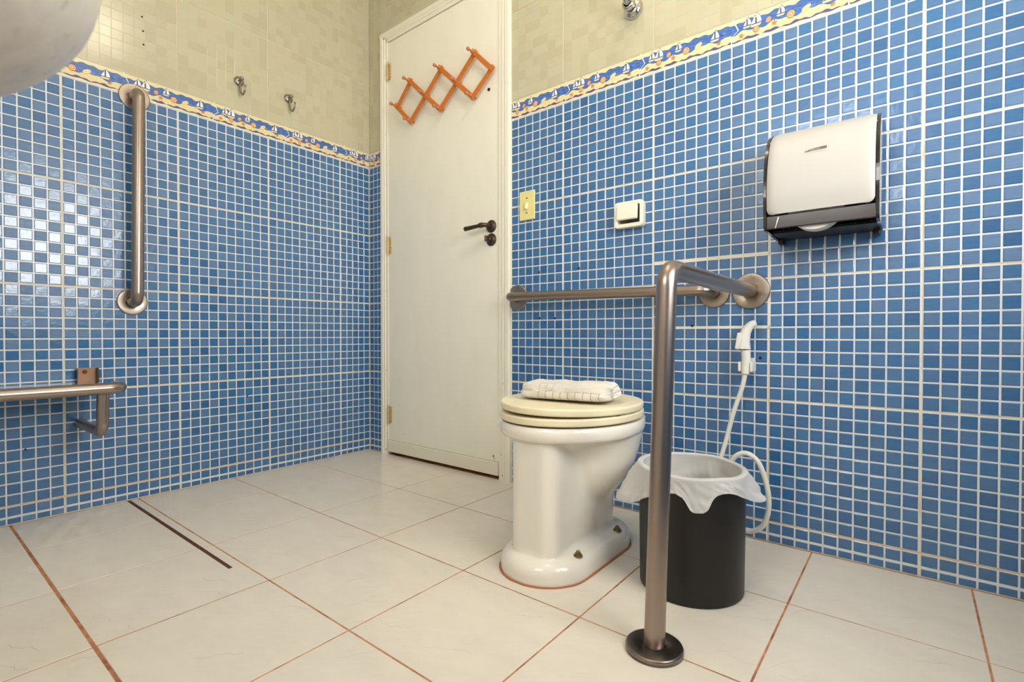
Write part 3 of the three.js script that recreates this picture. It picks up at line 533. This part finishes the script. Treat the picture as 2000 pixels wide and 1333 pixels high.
// ------------------------------------------------------------------ folded towel on the lid
{
  const t = thing('hand_towel', 'folded white checked hand towel lying on the toilet lid', 'towel', [1.551, 0.4455, 0.44]);
  t.rotation.y = 0.2;
  const terry = dataTex(256, 256, (x, y) => { const n = 128 + noise(x / 2.2, y / 2.2, 1) * 70 + noise(x / 6, y / 6, 4) * 60; return [n, n, n]; }, false); terry.repeat.set(5, 3);
  const print = canvasTex(512, 256, (g, w, h) => {
    const im = g.createImageData(w, h); for (let y = 0; y < h; y++) for (let x = 0; x < w; x++) { const n = noise(x / 3, y / 3, 2) * 9, i = (y * w + x) * 4; im.data[i] = 244 + n; im.data[i + 1] = 238 + n; im.data[i + 2] = 226 + n; im.data[i + 3] = 255; } g.putImageData(im, 0, 0);
    g.strokeStyle = 'rgba(170,150,124,0.95)'; g.lineWidth = 3;
    for (let i = 0; i <= 8; i++) { const x = 130 + i * 42; g.beginPath(); g.moveTo(x - 3, 0); g.lineTo(x - 6, 44); g.stroke(); g.beginPath(); g.moveTo(x, 238); g.lineTo(x - 3, 256); g.stroke(); }
    g.beginPath(); g.moveTo(126, 238); g.lineTo(470, 238); g.stroke();
  });
  const plainTm = std({ map: canvasTex(256, 128, (g, w, h) => { const im = g.createImageData(w, h); for (let y = 0; y < h; y++) for (let x = 0; x < w; x++) { const n = noise(x / 3, y / 3, 2) * 8, i = (y * w + x) * 4; im.data[i] = 244 + n; im.data[i + 1] = 238 + n; im.data[i + 2] = 226 + n; im.data[i + 3] = 255; } g.putImageData(im, 0, 0);
    g.strokeStyle = 'rgba(196,182,158,0.8)'; g.lineWidth = 1.5; for (let i = 0; i <= 2; i++) { g.beginPath(); g.moveTo(64 + i * 20, 108); g.lineTo(64 + i * 20, 128); g.stroke(); } g.beginPath(); g.moveTo(62, 108); g.lineTo(108, 108); g.stroke(); }), roughness: 1, bumpMap: terry, bumpScale: 0.0025 });
  const tm = std({ map: print, roughness: 1, bumpMap: terry, bumpScale: 0.0025 });
  // two folded leaves, each a soft rounded slab: around (v) and along (u)
  const leaf = (len, dep, h, y0, amp, ph) => {
    const NU = 70, NV = 48, p = [], uv = [], idx = [];
    for (let i = 0; i <= NU; i++) for (let j = 0; j <= NV; j++) {
      const u = i / NU, a = j / NV * Math.PI * 2, s = u * 2 - 1, end = Math.pow(Math.max(0, 1 - Math.abs(s) ** 7), 0.5);
      const cx = Math.sign(Math.cos(a)) * Math.abs(Math.cos(a)) ** 0.45, cy = Math.sign(Math.sin(a)) * Math.abs(Math.sin(a)) ** 0.7;
      const sag = 1 - 0.13 * Math.exp(-(((s - 0.02) / 0.22) ** 2)) + amp * noise(u * 4 + ph, cx * 1.3, cy + ph);
      let x = s * len / 2 + 0.004 * noise(cx * 2, cy * 2 + ph, s), z = cx * dep / 2 * (0.6 + 0.4 * end) + 0.004 * noise(s * 4, cy, ph), y = y0 + h / 2 + cy * h / 2 * (0.55 + 0.45 * end) * (cy > 0 ? sag : 1);
      y += (cy > -0.2 ? 0.0018 * noise(s * 14, cx * 7, ph) : 0);
      p.push(x, Math.max(y, y0), z);
      uv.push(u, ((j / NV) + 0.0) % 1.0001);
    }
    for (let i = 0; i < NU; i++) for (let j = 0; j < NV; j++) { const a = i * (NV + 1) + j, b = a + NV + 1; idx.push(a, a + 1, b, a + 1, b + 1, b); }
    for (const [i, s] of [[0, -1], [NU, 1]]) { // rounded ends
      let prev = i * (NV + 1);
      for (const [f, o] of [[0.8, 0.005], [0.5, 0.008], [0, 0.009]]) {
        const base = p.length / 3;
        for (let j = 0; j <= NV; j++) { const q = (i * (NV + 1) + j) * 3; p.push(p[q] + s * o, (p[q + 1] - (y0 + h * 0.5)) * f + y0 + h * 0.5, p[q + 2] * f); uv.push(i ? 0.995 : 0.005, 0.4); }
        for (let j = 0; j < NV; j++) s > 0 ? idx.push(prev + j, prev + j + 1, base + j, prev + j + 1, base + j + 1, base + j) : idx.push(prev + j, base + j, prev + j + 1, prev + j + 1, base + j, base + j + 1);
        prev = base;
      }
    }
    const g = new THREE.BufferGeometry(); g.setAttribute('position', new THREE.Float32BufferAttribute(p, 3)); g.setAttribute('uv', new THREE.Float32BufferAttribute(uv, 2)); g.setIndex(idx); g.computeVertexNormals(); return g;
  };
  mesh('lower_fold', leaf(0.262, 0.16, 0.033, 0.0005, 0.2, 1), tm, t);
  mesh('upper_fold', leaf(0.256, 0.15, 0.04, 0.0085, 0.4, 6), plainTm, t);
}

// ------------------------------------------------------------------ grab bars
function flange(parent, x, y, z, R, t, hole, axis, mat = steelDullMat) {
  const m = mesh('flange', flangeGeo(R, t, hole), mat, parent); m.position.set(x, y, z);
  if (axis === 'x') m.rotation.y = Math.PI / 2; if (axis === 'y') m.rotation.x = -Math.PI / 2; return m;
}
{ // wall to floor
  const t = thing('grab_bar', 'steel grab bar from the wall, bent down to a floor plate beside the toilet', 'grab bar', [1.916, 0, 0.713]);
  const path = bentPath([[0, 0.004, 0], [0.004, 0.7625, -0.049], [0.008, 0.7605, -0.709]], 0.036);
  mesh('rail', sweep(path, 0.0205, 220, 36), steelMat, t);
  flange(t, 0, 0.0, 0, 0.056, 0.012, 0.0215, 'y', std({ color: 0x8d817a, metalness: 1, roughness: 0.3 }));
  flange(t, 0.008, 0.7605, -0.7127, 0.0545, 0.009, 0.021, 'z');
}
{ // along the back wall
  const t = thing('grab_bar', 'straight horizontal steel grab bar on the wall behind the toilet', 'grab bar', [1.018, 0.782, 0]);
  mesh('rail', sweep(bentPath([[0, 0, 0.003], [0, 0, 0.068], [0.797, -0.017, 0.068], [0.797, -0.02, 0.003]], 0.028), 0.0175, 200, 32), steelMat, t);
  flange(t, 0, 0, 0.0003, 0.053, 0.005, 0.0185, 'z'); flange(t, 0.797, -0.02, 0.0003, 0.049, 0.005, 0.0185, 'z');
}
{ // upright on the left wall
  const t = thing('grab_bar', 'vertical steel grab bar on the wall above the shower bench', 'grab bar', [0, 0.751, 1.067]);
  mesh('rail', sweep(bentPath([[0.003, 0, 0], [0.07, 0, 0.002], [0.07, 0.774, -0.008], [0.003, 0.774, -0.012]], 0.03), 0.0195, 200, 32), steelMat, t);
  flange(t, 0.0003, 0, 0, 0.049, 0.006, 0.0205, 'x'); flange(t, 0.0003, 0.774, -0.012, 0.05, 0.006, 0.0205, 'x');
}
{ // fold-down shower seat
  const t = thing('folding_bench', 'steel tube fold-down shower bench mounted low on the tiled wall', 'bench', [0, 0.455, 1.21]);
  mesh('front_rail', sweep(bentPath([[0.225, 0, -0.036], [0.3, 0, -0.036], [0.3, 0, 0.62], [0.004, 0, 0.62]], 0.03), 0.0185, 180, 32), steelMat, t);
  mesh('support_leg', sweep(bentPath([[0.28, -0.005, 0.009], [0.28, -0.142, 0.012], [0.004, -0.142, 0.014]], 0.032), 0.0165, 110, 28), steelMat, t);
  mesh('seat_plate', rbox(0.272, 0.004, 0.622, 0.0015).translate(0.148, 0.004, 0.286), polishedMat, t);
  const b = new THREE.Group(); b.name = 'wall_bracket'; b.position.set(0, 0.028, -0.004); t.add(b);
  mesh('bracket_plate', box(0.0004, 0.004, -0.026, 0.026, -0.03, 0.03), std({ color: 0xa07f66, metalness: 0.7, roughness: 0.5 }), b);
  for (const s of [-1, 1]) mesh('bracket_cheek', rbox(0.03, 0.05, 0.003, 0.001).translate(0.0165, 0, s * 0.029), std({ color: 0x6b625c, metalness: 1, roughness: 0.25 }), b);
  mesh('bracket_bolt', new THREE.CylinderGeometry(0.007, 0.007, 0.004, 14).rotateZ(Math.PI / 2).translate(0.006, 0.012, 0.004), rustMat, b);
}

// ------------------------------------------------------------------ waste bin, its bag, bidet spray
const BIN = { x: 1.88, z: 0.4, r: 0.125, h: 0.296 };
{
  const t = thing('waste_bin', 'round black plastic waste bin between toilet and wall', 'waste bin', [BIN.x, 0, BIN.z]);
  mesh('bin_body', lathe([[0, 0.004], [0.118, 0.004], [0.12, 0.0], [0.1235, 0.004], [0.127, BIN.h - 0.006], [0.1275, BIN.h - 0.002], [0.125, BIN.h], [0.122, BIN.h - 0.004], [0.118, 0.012], [0, 0.012]], 64), blackPlasticMat, t);
}
{
  const bag = (() => {
    const NA = 160, NP = 46, p = [], uv = [], idx = [];
    const bump = (a, c, w, q = 2) => { let d = a - c; d = Math.atan2(Math.sin(d), Math.cos(d)); return Math.exp(-(Math.abs(d / w) ** q)); };
    const deg = Math.PI / 180, pn = (a, f, y, z) => noise(Math.cos(a) * f * 0.8 + 7, Math.sin(a) * f * 0.8 + y * 1.3, z + y);
    for (let i = 0; i <= NA; i++) {
      const a = i / NA * Math.PI * 2;
      const drop = 0.043 + 0.028 * bump(a, 64 * deg, 0.19, 4) - 0.016 * bump(a, 36 * deg, 0.28) - 0.012 * bump(a, 88 * deg, 0.16) + 0.055 * bump(a, 150 * deg, 0.6) + 0.022 * bump(a, -12 * deg, 0.35) + 0.03 * bump(a, 255 * deg, 0.7) + 0.004 * pn(a, 3, 4, 1);
      const flare = 0.004 + 0.048 * bump(a, 160 * deg, 0.32) + 0.03 * bump(a, -18 * deg, 0.26) + 0.018 * bump(a, 235 * deg, 0.5) + 0.006 * Math.max(0, pn(a, 4, 9, 2));
      const c = Math.cos(a), s = Math.sin(a);
      for (let j = 0; j <= NP; j++) {
        const t = j / NP; let r, y;
        if (t < 0.5) { const k = t / 0.5; r = 0.1 + 0.017 * k; y = 0.1 + (BIN.h - 0.1 + 0.006) * k; const wr = (1 - k ** 3) * (0.9 + 0.1 * k); r += wr * 0.014 * pn(a, 2.6, k * 3, 5) - wr * 0.006 * Math.abs(pn(a, 7, k * 2.5, 8)); r = Math.min(r, 0.1165); }
        else if (t < 0.6) { const k = (t - 0.5) / 0.1, q = k * Math.PI; r = 0.1228 - 0.0075 * Math.cos(q); y = BIN.h + 0.0025 + 0.004 * Math.sin(q) ; }
        else { const k = (t - 0.6) / 0.4; r = 0.1305 + flare * k ** 1.3 * (1 + 0.25 * pn(a, 6, k * 2, 3)) + 0.006 * Math.abs(pn(a, 11, k * 1.6, 17)) * k + 0.003 * pn(a, 20, k * 2.5, 29) * k + 0.0034 * (pn(a, 5, k * 1.2, 11) + 0.4) * k; y = BIN.h + 0.0025 - drop * k + 0.012 * flare / 0.05 * Math.sin(k * 3.1); }
        y += t > 0.42 ? 0.0035 * pn(a, 1.6, 2, 7) + 0.003 * Math.sin(a - 1.9) : 0;
        p.push(r * c, y, r * s); uv.push(i / NA, t);
      }
    }
    for (let i = 0; i < NA; i++) for (let j = 0; j < NP; j++) { const q = i * (NP + 1) + j, n = q + NP + 1; idx.push(q, q + 1, n, q + 1, n + 1, n); }
    const g = new THREE.BufferGeometry(); g.setAttribute('position', new THREE.Float32BufferAttribute(p, 3)); g.setAttribute('uv', new THREE.Float32BufferAttribute(uv, 2)); g.setIndex(idx); g.computeVertexNormals(); return g;
  })();
  const t = thing('bin_bag', 'thin white plastic bag lining the black bin, folded over its rim', 'plastic bag', [BIN.x, 0, BIN.z]);
  mesh('bag_film', bag, bagMat, t);
}
{
  const t = thing('bidet_spray', 'white bidet hand spray in its holder on the wall, hose looping behind the bin', 'bidet spray', [1.915, 0.53, 0]);
  const h = new THREE.Group(); h.name = 'wall_holder'; t.add(h);
  mesh('holder_back', rbox(0.034, 0.046, 0.012, 0.003).translate(0.006, 0.003, 0.0063), whitePlasticMat, h);
  for (const s of [-1, 1]) mesh('holder_claw', rbox(0.008, 0.03, 0.05, 0.003).translate(0.006 + s * 0.0165, 0.001, 0.03), whitePlasticMat, h);
  const head = new THREE.Group(); head.name = 'spray_head'; t.add(head);
  mesh('spray_handle', sweep(curve([[0.005, -0.02, 0.045], [0.007, 0.02, 0.046], [0.006, 0.052, 0.048]]), (k) => 0.0115 + 0.002 * k, 30, 24), whitePlasticMat, head);
  mesh('spray_nozzle', (() => { const g = sweep(curve([[0.0, 0.054, 0.05], [0.001, 0.08, 0.049], [0.007, 0.108, 0.045], [0.02, 0.127, 0.04], [0.032, 0.131, 0.036]]), (k) => 0.0205 - 0.0105 * k, 40, 24); return g; })(), whitePlasticMat, head);
  mesh('trigger', rbox(0.012, 0.05, 0.008, 0.003).rotateZ(-0.15).translate(-0.011, 0.078, 0.064), whitePlasticMat, head);
  const X = -1.915, Y = -0.53, q = (x, y, z) => [x + X, y + Y, z];
  mesh('hose', sweep(curve([[0.005, -0.018, 0.045], q(1.912, 0.47, 0.047), q(1.888, 0.39, 0.05), q(1.87, 0.31, 0.055), q(1.852, 0.22, 0.075), q(1.85, 0.15, 0.1), q(1.875, 0.16, 0.145), q(1.9, 0.235, 0.165), q(1.928, 0.287, 0.172), q(1.955, 0.298, 0.172), q(1.98, 0.283, 0.17), q(1.998, 0.245, 0.168), q(2.01, 0.186, 0.165), q(2.007, 0.135, 0.162), q(1.992, 0.098, 0.16), q(1.962, 0.077, 0.155), q(1.92, 0.076, 0.14), q(1.87, 0.1, 0.09), q(1.82, 0.13, 0.012)]), 0.0068, 260, 16), hoseMat, t);
  mesh('hose_inlet', lathe([[0.0075, 0], [0.018, 0], [0.018, 0.004], [0.011, 0.007], [0.0105, 0.02], [0.0075, 0.02]], 24).rotateX(Math.PI / 2).translate(1.82 + X, 0.13 + Y, 0.0003), chromeMat, t);
}

// ------------------------------------------------------------------ paper towel dispenser
{
  const x0 = 2.0, x1 = 2.25, t = thing('towel_dispenser', 'white and black paper towel dispenser on the blue tiled wall', 'towel dispenser', [2.125, 0.9, 0]);
  const W = x1 - x0;
  // section: z out of the wall, y up from the base
  const prof = [[0.201, 0.042], [0.2055, 0.085], [0.204, 0.13], [0.196, 0.175], [0.18, 0.218], [0.158, 0.25], [0.128, 0.272], [0.09, 0.286], [0.05, 0.295], [0.004, 0.3]];
  const smooth = new THREE.SplineCurve(prof.map((q) => new THREE.Vector2(...q))).getPoints(40);
  const side = (w, grow) => { const s = new THREE.Shape(); s.moveTo(0.0006, 0.012); s.lineTo(0.03, 0.0); s.lineTo(0.188, 0.004); s.lineTo(0.2, 0.012); for (const q of smooth) s.lineTo(q.x + grow, q.y + grow * 0.6); s.lineTo(0.0006, 0.3 + grow); s.closePath(); return new THREE.ExtrudeGeometry(s, { depth: w, bevelEnabled: false, curveSegments: 24 }).rotateY(-Math.PI / 2).scale(1, 1, 1); };
  // after the turn: section x -> world z, extrude -> world -x
  for (const s of [-1, 1]) mesh('side_panel', side(0.007, -0.0005).translate(s > 0 ? W / 2 : -W / 2 + 0.007, 0, 0), blackGlossMat, t);
  // white cover: a bent sheet with rounded lower corners
  { const NX = 40, p = [], idx = [], w = W - 0.017, n = smooth.length;
    const arc = [0]; for (let i = 1; i < n; i++) arc.push(arc[i - 1] + smooth[i].distanceTo(smooth[i - 1]));
    const at = (d) => { let k = 1; while (k < n - 1 && arc[k] < d) k++; const f = (d - arc[k - 1]) / (arc[k] - arc[k - 1]); return smooth[k - 1].clone().lerp(smooth[k], f); };
    const L = arc[n - 1], NY = 60, rc = 0.016;
    for (let j = 0; j <= NY; j++) for (let i = 0; i <= NX; i++) {
      const d = j < 20 ? rc * (1 - Math.cos(j / 20 * Math.PI / 2)) : rc + (L - rc) * (j - 20) / (NY - 20), inset = d < rc ? rc - Math.sqrt(Math.max(0, rc * rc - (rc - d) ** 2)) : 0, u = i / NX * 2 - 1, e = Math.abs(u) ** 14;
      const q = at(d); p.push(u * (w / 2 - inset), q.y - 0.001 * e, q.x + 0.004 - 0.005 * e);
    }
    for (let j = 0; j < NY; j++) for (let i = 0; i < NX; i++) { const a = j * (NX + 1) + i, b = a + NX + 1; idx.push(a, a + 1, b, a + 1, b + 1, b); }
    const g = new THREE.BufferGeometry(); g.setAttribute('position', new THREE.Float32BufferAttribute(p, 3)); g.setIndex(idx); g.computeVertexNormals();
    const cover = mesh('cover', g, phys({ color: 0xbcb9b4, roughness: 0.48, side: THREE.DoubleSide }), t);
    const badge = canvasTex(512, 128, (c, bw, bh) => {
      c.fillStyle = '#bcb9b4'; c.fillRect(0, 0, bw, bh);
      c.fillStyle = '#57534e'; c.beginPath(); c.moveTo(6, 100); c.lineTo(6, 58); c.quadraticCurveTo(200, 4, 506, 8); c.lineTo(506, 80); c.quadraticCurveTo(200, 84, 6, 100); c.fill();
      c.fillStyle = '#d6d1c8'; c.font = '38px sans-serif'; c.save(); c.translate(104, 70); c.rotate(-0.05); c.fillText('Kimberly-Clark', 0, 0); c.restore();
      c.beginPath(); c.moveTo(30, 70); c.quadraticCurveTo(50, 44, 84, 46); c.quadraticCurveTo(60, 56, 52, 68); c.fill();
      c.fillStyle = '#8a867e'; c.font = '20px sans-serif'; c.fillText('PROFESSIONAL*', 330, 104);
    });
    let d0 = 0; while (at(d0).y < 0.1865) d0 += 0.0005;
    const bp = [], bu = [], bi = [];
    for (let j = 0; j <= 8; j++) for (let i = 0; i <= 4; i++) { const q = at(d0 + 0.0135 * j / 8), q2 = at(d0 + 0.0135 * j / 8 + 0.001), nx = q2.y - q.y, ny = q.x - q2.x, l = Math.hypot(nx, ny); bp.push(-0.03 + 0.048 * i / 4, q.y + ny / l * 0.0007, q.x + 0.004 + nx / l * 0.0007); bu.push(i / 4, j / 8); }
    for (let j = 0; j < 8; j++) for (let i = 0; i < 4; i++) { const a = j * 5 + i, b = a + 5; bi.push(a, a + 1, b, a + 1, b + 1, b); }
    const bg = new THREE.BufferGeometry(); bg.setAttribute('position', new THREE.Float32BufferAttribute(bp, 3)); bg.setAttribute('uv', new THREE.Float32BufferAttribute(bu, 2)); bg.setIndex(bi); bg.computeVertexNormals();
    mesh('badge', bg, std({ map: badge, roughness: 0.4 }), t);
  }
  mesh('front_bar', rbox(W - 0.014, 0.034, 0.006, 0.002).translate(0, 0.022, 0.197), smokeMat, t);
  mesh('inner_housing', merge([box(-W / 2 + 0.008, W / 2 - 0.008, 0.035, 0.29, 0.0006, 0.006), box(-W / 2 + 0.008, W / 2 - 0.008, 0.004, 0.01, 0.006, 0.13), box(-W / 2 + 0.008, W / 2 - 0.008, 0.046, 0.05, 0.13, 0.19)]), blackPlasticMat, t);
  mesh('paper_roll', new THREE.CylinderGeometry(0.062, 0.062, 0.04, 48).rotateX(Math.PI / 2).translate(-0.008, 0.057, 0.168), paperMat, t);
  for (const s of [-1, 1]) mesh('latch_foot', rbox(0.014, 0.02, 0.034, 0.003).translate(s * (W / 2 - 0.012), -0.001, 0.024), blackPlasticMat, t);
  mesh('latch_clip', rbox(0.004, 0.03, 0.004, 0.001).rotateZ(-0.25).translate(-W / 2 + 0.033, 0.02, 0.2), chromeMat, t);
}

// ------------------------------------------------------------------ flush plate, light switch
{
  const t = thing('flush_plate', 'white square flush button plate on the wall above the toilet', 'flush button', [1.529, 1.05, 0]);
  const rr4 = (S, w, h, r) => { S.moveTo(-w + r, -h); S.lineTo(w - r, -h); S.quadraticCurveTo(w, -h, w, -h + r); S.lineTo(w, h - r); S.quadraticCurveTo(w, h, w - r, h); S.lineTo(-w + r, h); S.quadraticCurveTo(-w, h, -w, h - r); S.lineTo(-w, -h + r); S.quadraticCurveTo(-w, -h, -w + r, -h); return S; };
  const face = rr4(new THREE.Shape(), 0.051, 0.043, 0.011); face.holes.push(rr4(new THREE.Path(), 0.0445, 0.0345, 0.006));
  mesh('plate', new THREE.ExtrudeGeometry(face, { depth: 0.021, bevelEnabled: true, bevelSize: 0.003, bevelThickness: 0.003, bevelSegments: 3, curveSegments: 8 }).translate(0, 0, 0.0034), offWhitePlasticMat, t);
  const b = mesh('push_button', rbox(0.078, 0.052, 0.014, 0.005, 4), offWhitePlasticMat, t); b.position.set(-0.0045, 0.0065, 0.0265); b.rotation.x = -0.08;
  mesh('button_stem', new THREE.CylinderGeometry(0.008, 0.008, 0.1, 16).rotateX(Math.PI / 2).translate(-0.004, 0.006, -0.028), offWhitePlasticMat, t);
}
{
  const t = thing('light_switch', 'ivory yellow light switch plate beside the door frame', 'light switch', [1.071, 1.157, 0]);
  mesh('plate', rbox(0.077, 0.119, 0.007, 0.003, 3).translate(0, 0, 0.0039), ivoryMat, t);
  mesh('toggle', rbox(0.011, 0.03, 0.012, 0.004, 3).rotateX(-0.3).translate(0, -0.003, 0.011), std({ color: 0xf0ebc4, roughness: 0.35 }), t);
  for (const s of [-1, 1]) mesh('screw', new THREE.CylinderGeometry(0.0032, 0.0032, 0.002, 14).rotateX(Math.PI / 2).translate(0, s * 0.03, 0.0075), rustMat, t);
}
// ------------------------------------------------------------------ robe hooks on the cream tiles
[[1.733, 0.676, 'chrome robe hook on the cream tiles, nearer the vertical grab bar'], [1.739, 0.453, 'chrome robe hook on the cream tiles, nearer the door corner']].forEach(([y, z, label]) => {
  const t = thing('robe_hook', label, 'hook', [0, y, z], 'robe hooks above the border');
  const hm = std({ color: 0x9c9488, metalness: 1, roughness: 0.22 });
  mesh('hook_plate', lathe([[0, 0.0005], [0.02, 0.0005], [0.0205, 0.004], [0.015, 0.009], [0.009, 0.011], [0, 0.0115]], 28).rotateZ(-Math.PI / 2), hm, t);
  mesh('hook_knob', new THREE.SphereGeometry(0.0085, 18, 12).translate(0.03, 0.004, 0), hm, t);
  mesh('hook_arm', merge([sweep(curve([[0.008, 0.0, 0], [0.018, 0.002, 0], [0.028, 0.004, 0]]), 0.005, 12, 12), sweep(curve([[0.01, -0.002, 0], [0.014, -0.03, 0], [0.02, -0.055, -0.001], [0.034, -0.066, -0.002], [0.05, -0.055, -0.003], [0.055, -0.036, -0.003]]), (k) => 0.0048 - 0.0012 * k, 40, 12), new THREE.SphereGeometry(0.0055, 14, 10).translate(0.0555, -0.034, -0.003)]), hm, t);
});
// ------------------------------------------------------------------ chrome shower outlet
{
  const t = thing('shower_fixture', 'chrome shower pipe coming out of the cream tiles at the top', 'shower', [1.535, 1.772, 0]);
  mesh('wall_cup', lathe([[0.016, 0.022], [0.02, 0.022], [0.03, 0.016], [0.0345, 0.006], [0.035, 0.0004], [0.016, 0.0004]], 36).rotateX(Math.PI / 2), chromeMat, t);
  mesh('arm', sweep(bentPath([[0, 0, 0.004], [0, 0.0, 0.05], [-0.004, 0.09, 0.1], [-0.004, 0.1, 0.2]], 0.02), 0.0145, 80, 24), chromeMat, t);
  mesh('collar', lathe([[0.0145, 0], [0.021, 0.001], [0.022, 0.012], [0.0205, 0.02], [0.0145, 0.021]], 32).rotateX(Math.PI / 2).translate(0, 0, 0.03), chromeMat, t);
}
// ------------------------------------------------------------------ sink close to the camera
{
  const t = thing('sink', 'white ceramic sink seen from below, close to the camera', 'sink', [1.876, 0.739, 1.835]);
  const dirty = std({ map: dataTex(256, 256, (x, y) => { const n = fbm(x / 22, y / 60, 7), s = Math.max(0, fbm(x / 9, y / 34, 12) - 0.22) * 120; return [214 + n * 24 - s, 205 + n * 24 - s * 1.1, 194 + n * 22 - s * 1.1]; }), roughness: 0.3, side: THREE.DoubleSide });
  const NA = 120, prof = [];
  // underside: recessed middle, foot ring, then the bellied bowl
  prof.push([0.0, 0.03], [0.2, 0.028], [0.4, 0.02], [0.46, 0.006], [0.48, -0.002], [0.52, 0.0]);
  const n = 2.427; for (let k = 0; k <= 26; k++) { const ph = 0.36 + (Math.PI / 2 - 0.36) * k / 26; const r = Math.sin(ph) ** (2 / n), h = 0.12 * (1 - Math.cos(ph) ** (2 / n)); if (r > 0.53) prof.push([r, h]); }
  prof.push([1.01, 0.135], [1.01, 0.145], [0.98, 0.15], [0.9, 0.148], [0.86, 0.13], [0.75, 0.06], [0.4, 0.045], [0.0, 0.042]);
  const p = [], uv = [], idx = [];
  prof.forEach(([r, h], j) => { for (let i = 0; i <= NA; i++) { const a = i / NA * Math.PI * 2; let z = 0.262 * r * Math.sin(a); p.push(0.201 * r * Math.cos(a), h, z); uv.push(i / NA * 4, j / prof.length * 2); } });
  for (let j = 0; j < prof.length - 1; j++) for (let i = 0; i < NA; i++) { const a = j * (NA + 1) + i, b = a + NA + 1; idx.push(a, a + 1, b, a + 1, b + 1, b); }
  const g = new THREE.BufferGeometry(); g.setAttribute('position', new THREE.Float32BufferAttribute(p, 3)); g.setAttribute('uv', new THREE.Float32BufferAttribute(uv, 2)); g.setIndex(idx); g.computeVertexNormals();
  mesh('basin', g, dirty, t);
  mesh('foot_ring', (() => { const ring = []; for (let i = 0; i <= 80; i++) { const a = i / 80 * Math.PI * 2; ring.push([0.201 * 0.47 * Math.cos(a), 0.0015, 0.262 * 0.47 * Math.sin(a)]); } return sweep(curve(ring), 0.003, 160, 8, false); })(), std({ color: 0x5d4238, roughness: 0.95 }), t).userData.label = 'dark dirty ring under the basin';
  mesh('sink_back', rbox(0.38, 0.15, 0.05, 0.012).translate(0, 0.075, 0.237), dirty, t);
  mesh('faucet', merge([new THREE.CylinderGeometry(0.02, 0.024, 0.06, 24).translate(0, 0.18, 0.2), sweep(curve([[0, 0.2, 0.2], [0, 0.27, 0.18], [0, 0.28, 0.1], [0, 0.24, 0.06]]), 0.011, 40, 16).toNonIndexed()].map((q) => { const r = q.index ? q.toNonIndexed() : q; return r; })), chromeMat, t);
}

renderer.render(scene, camera);
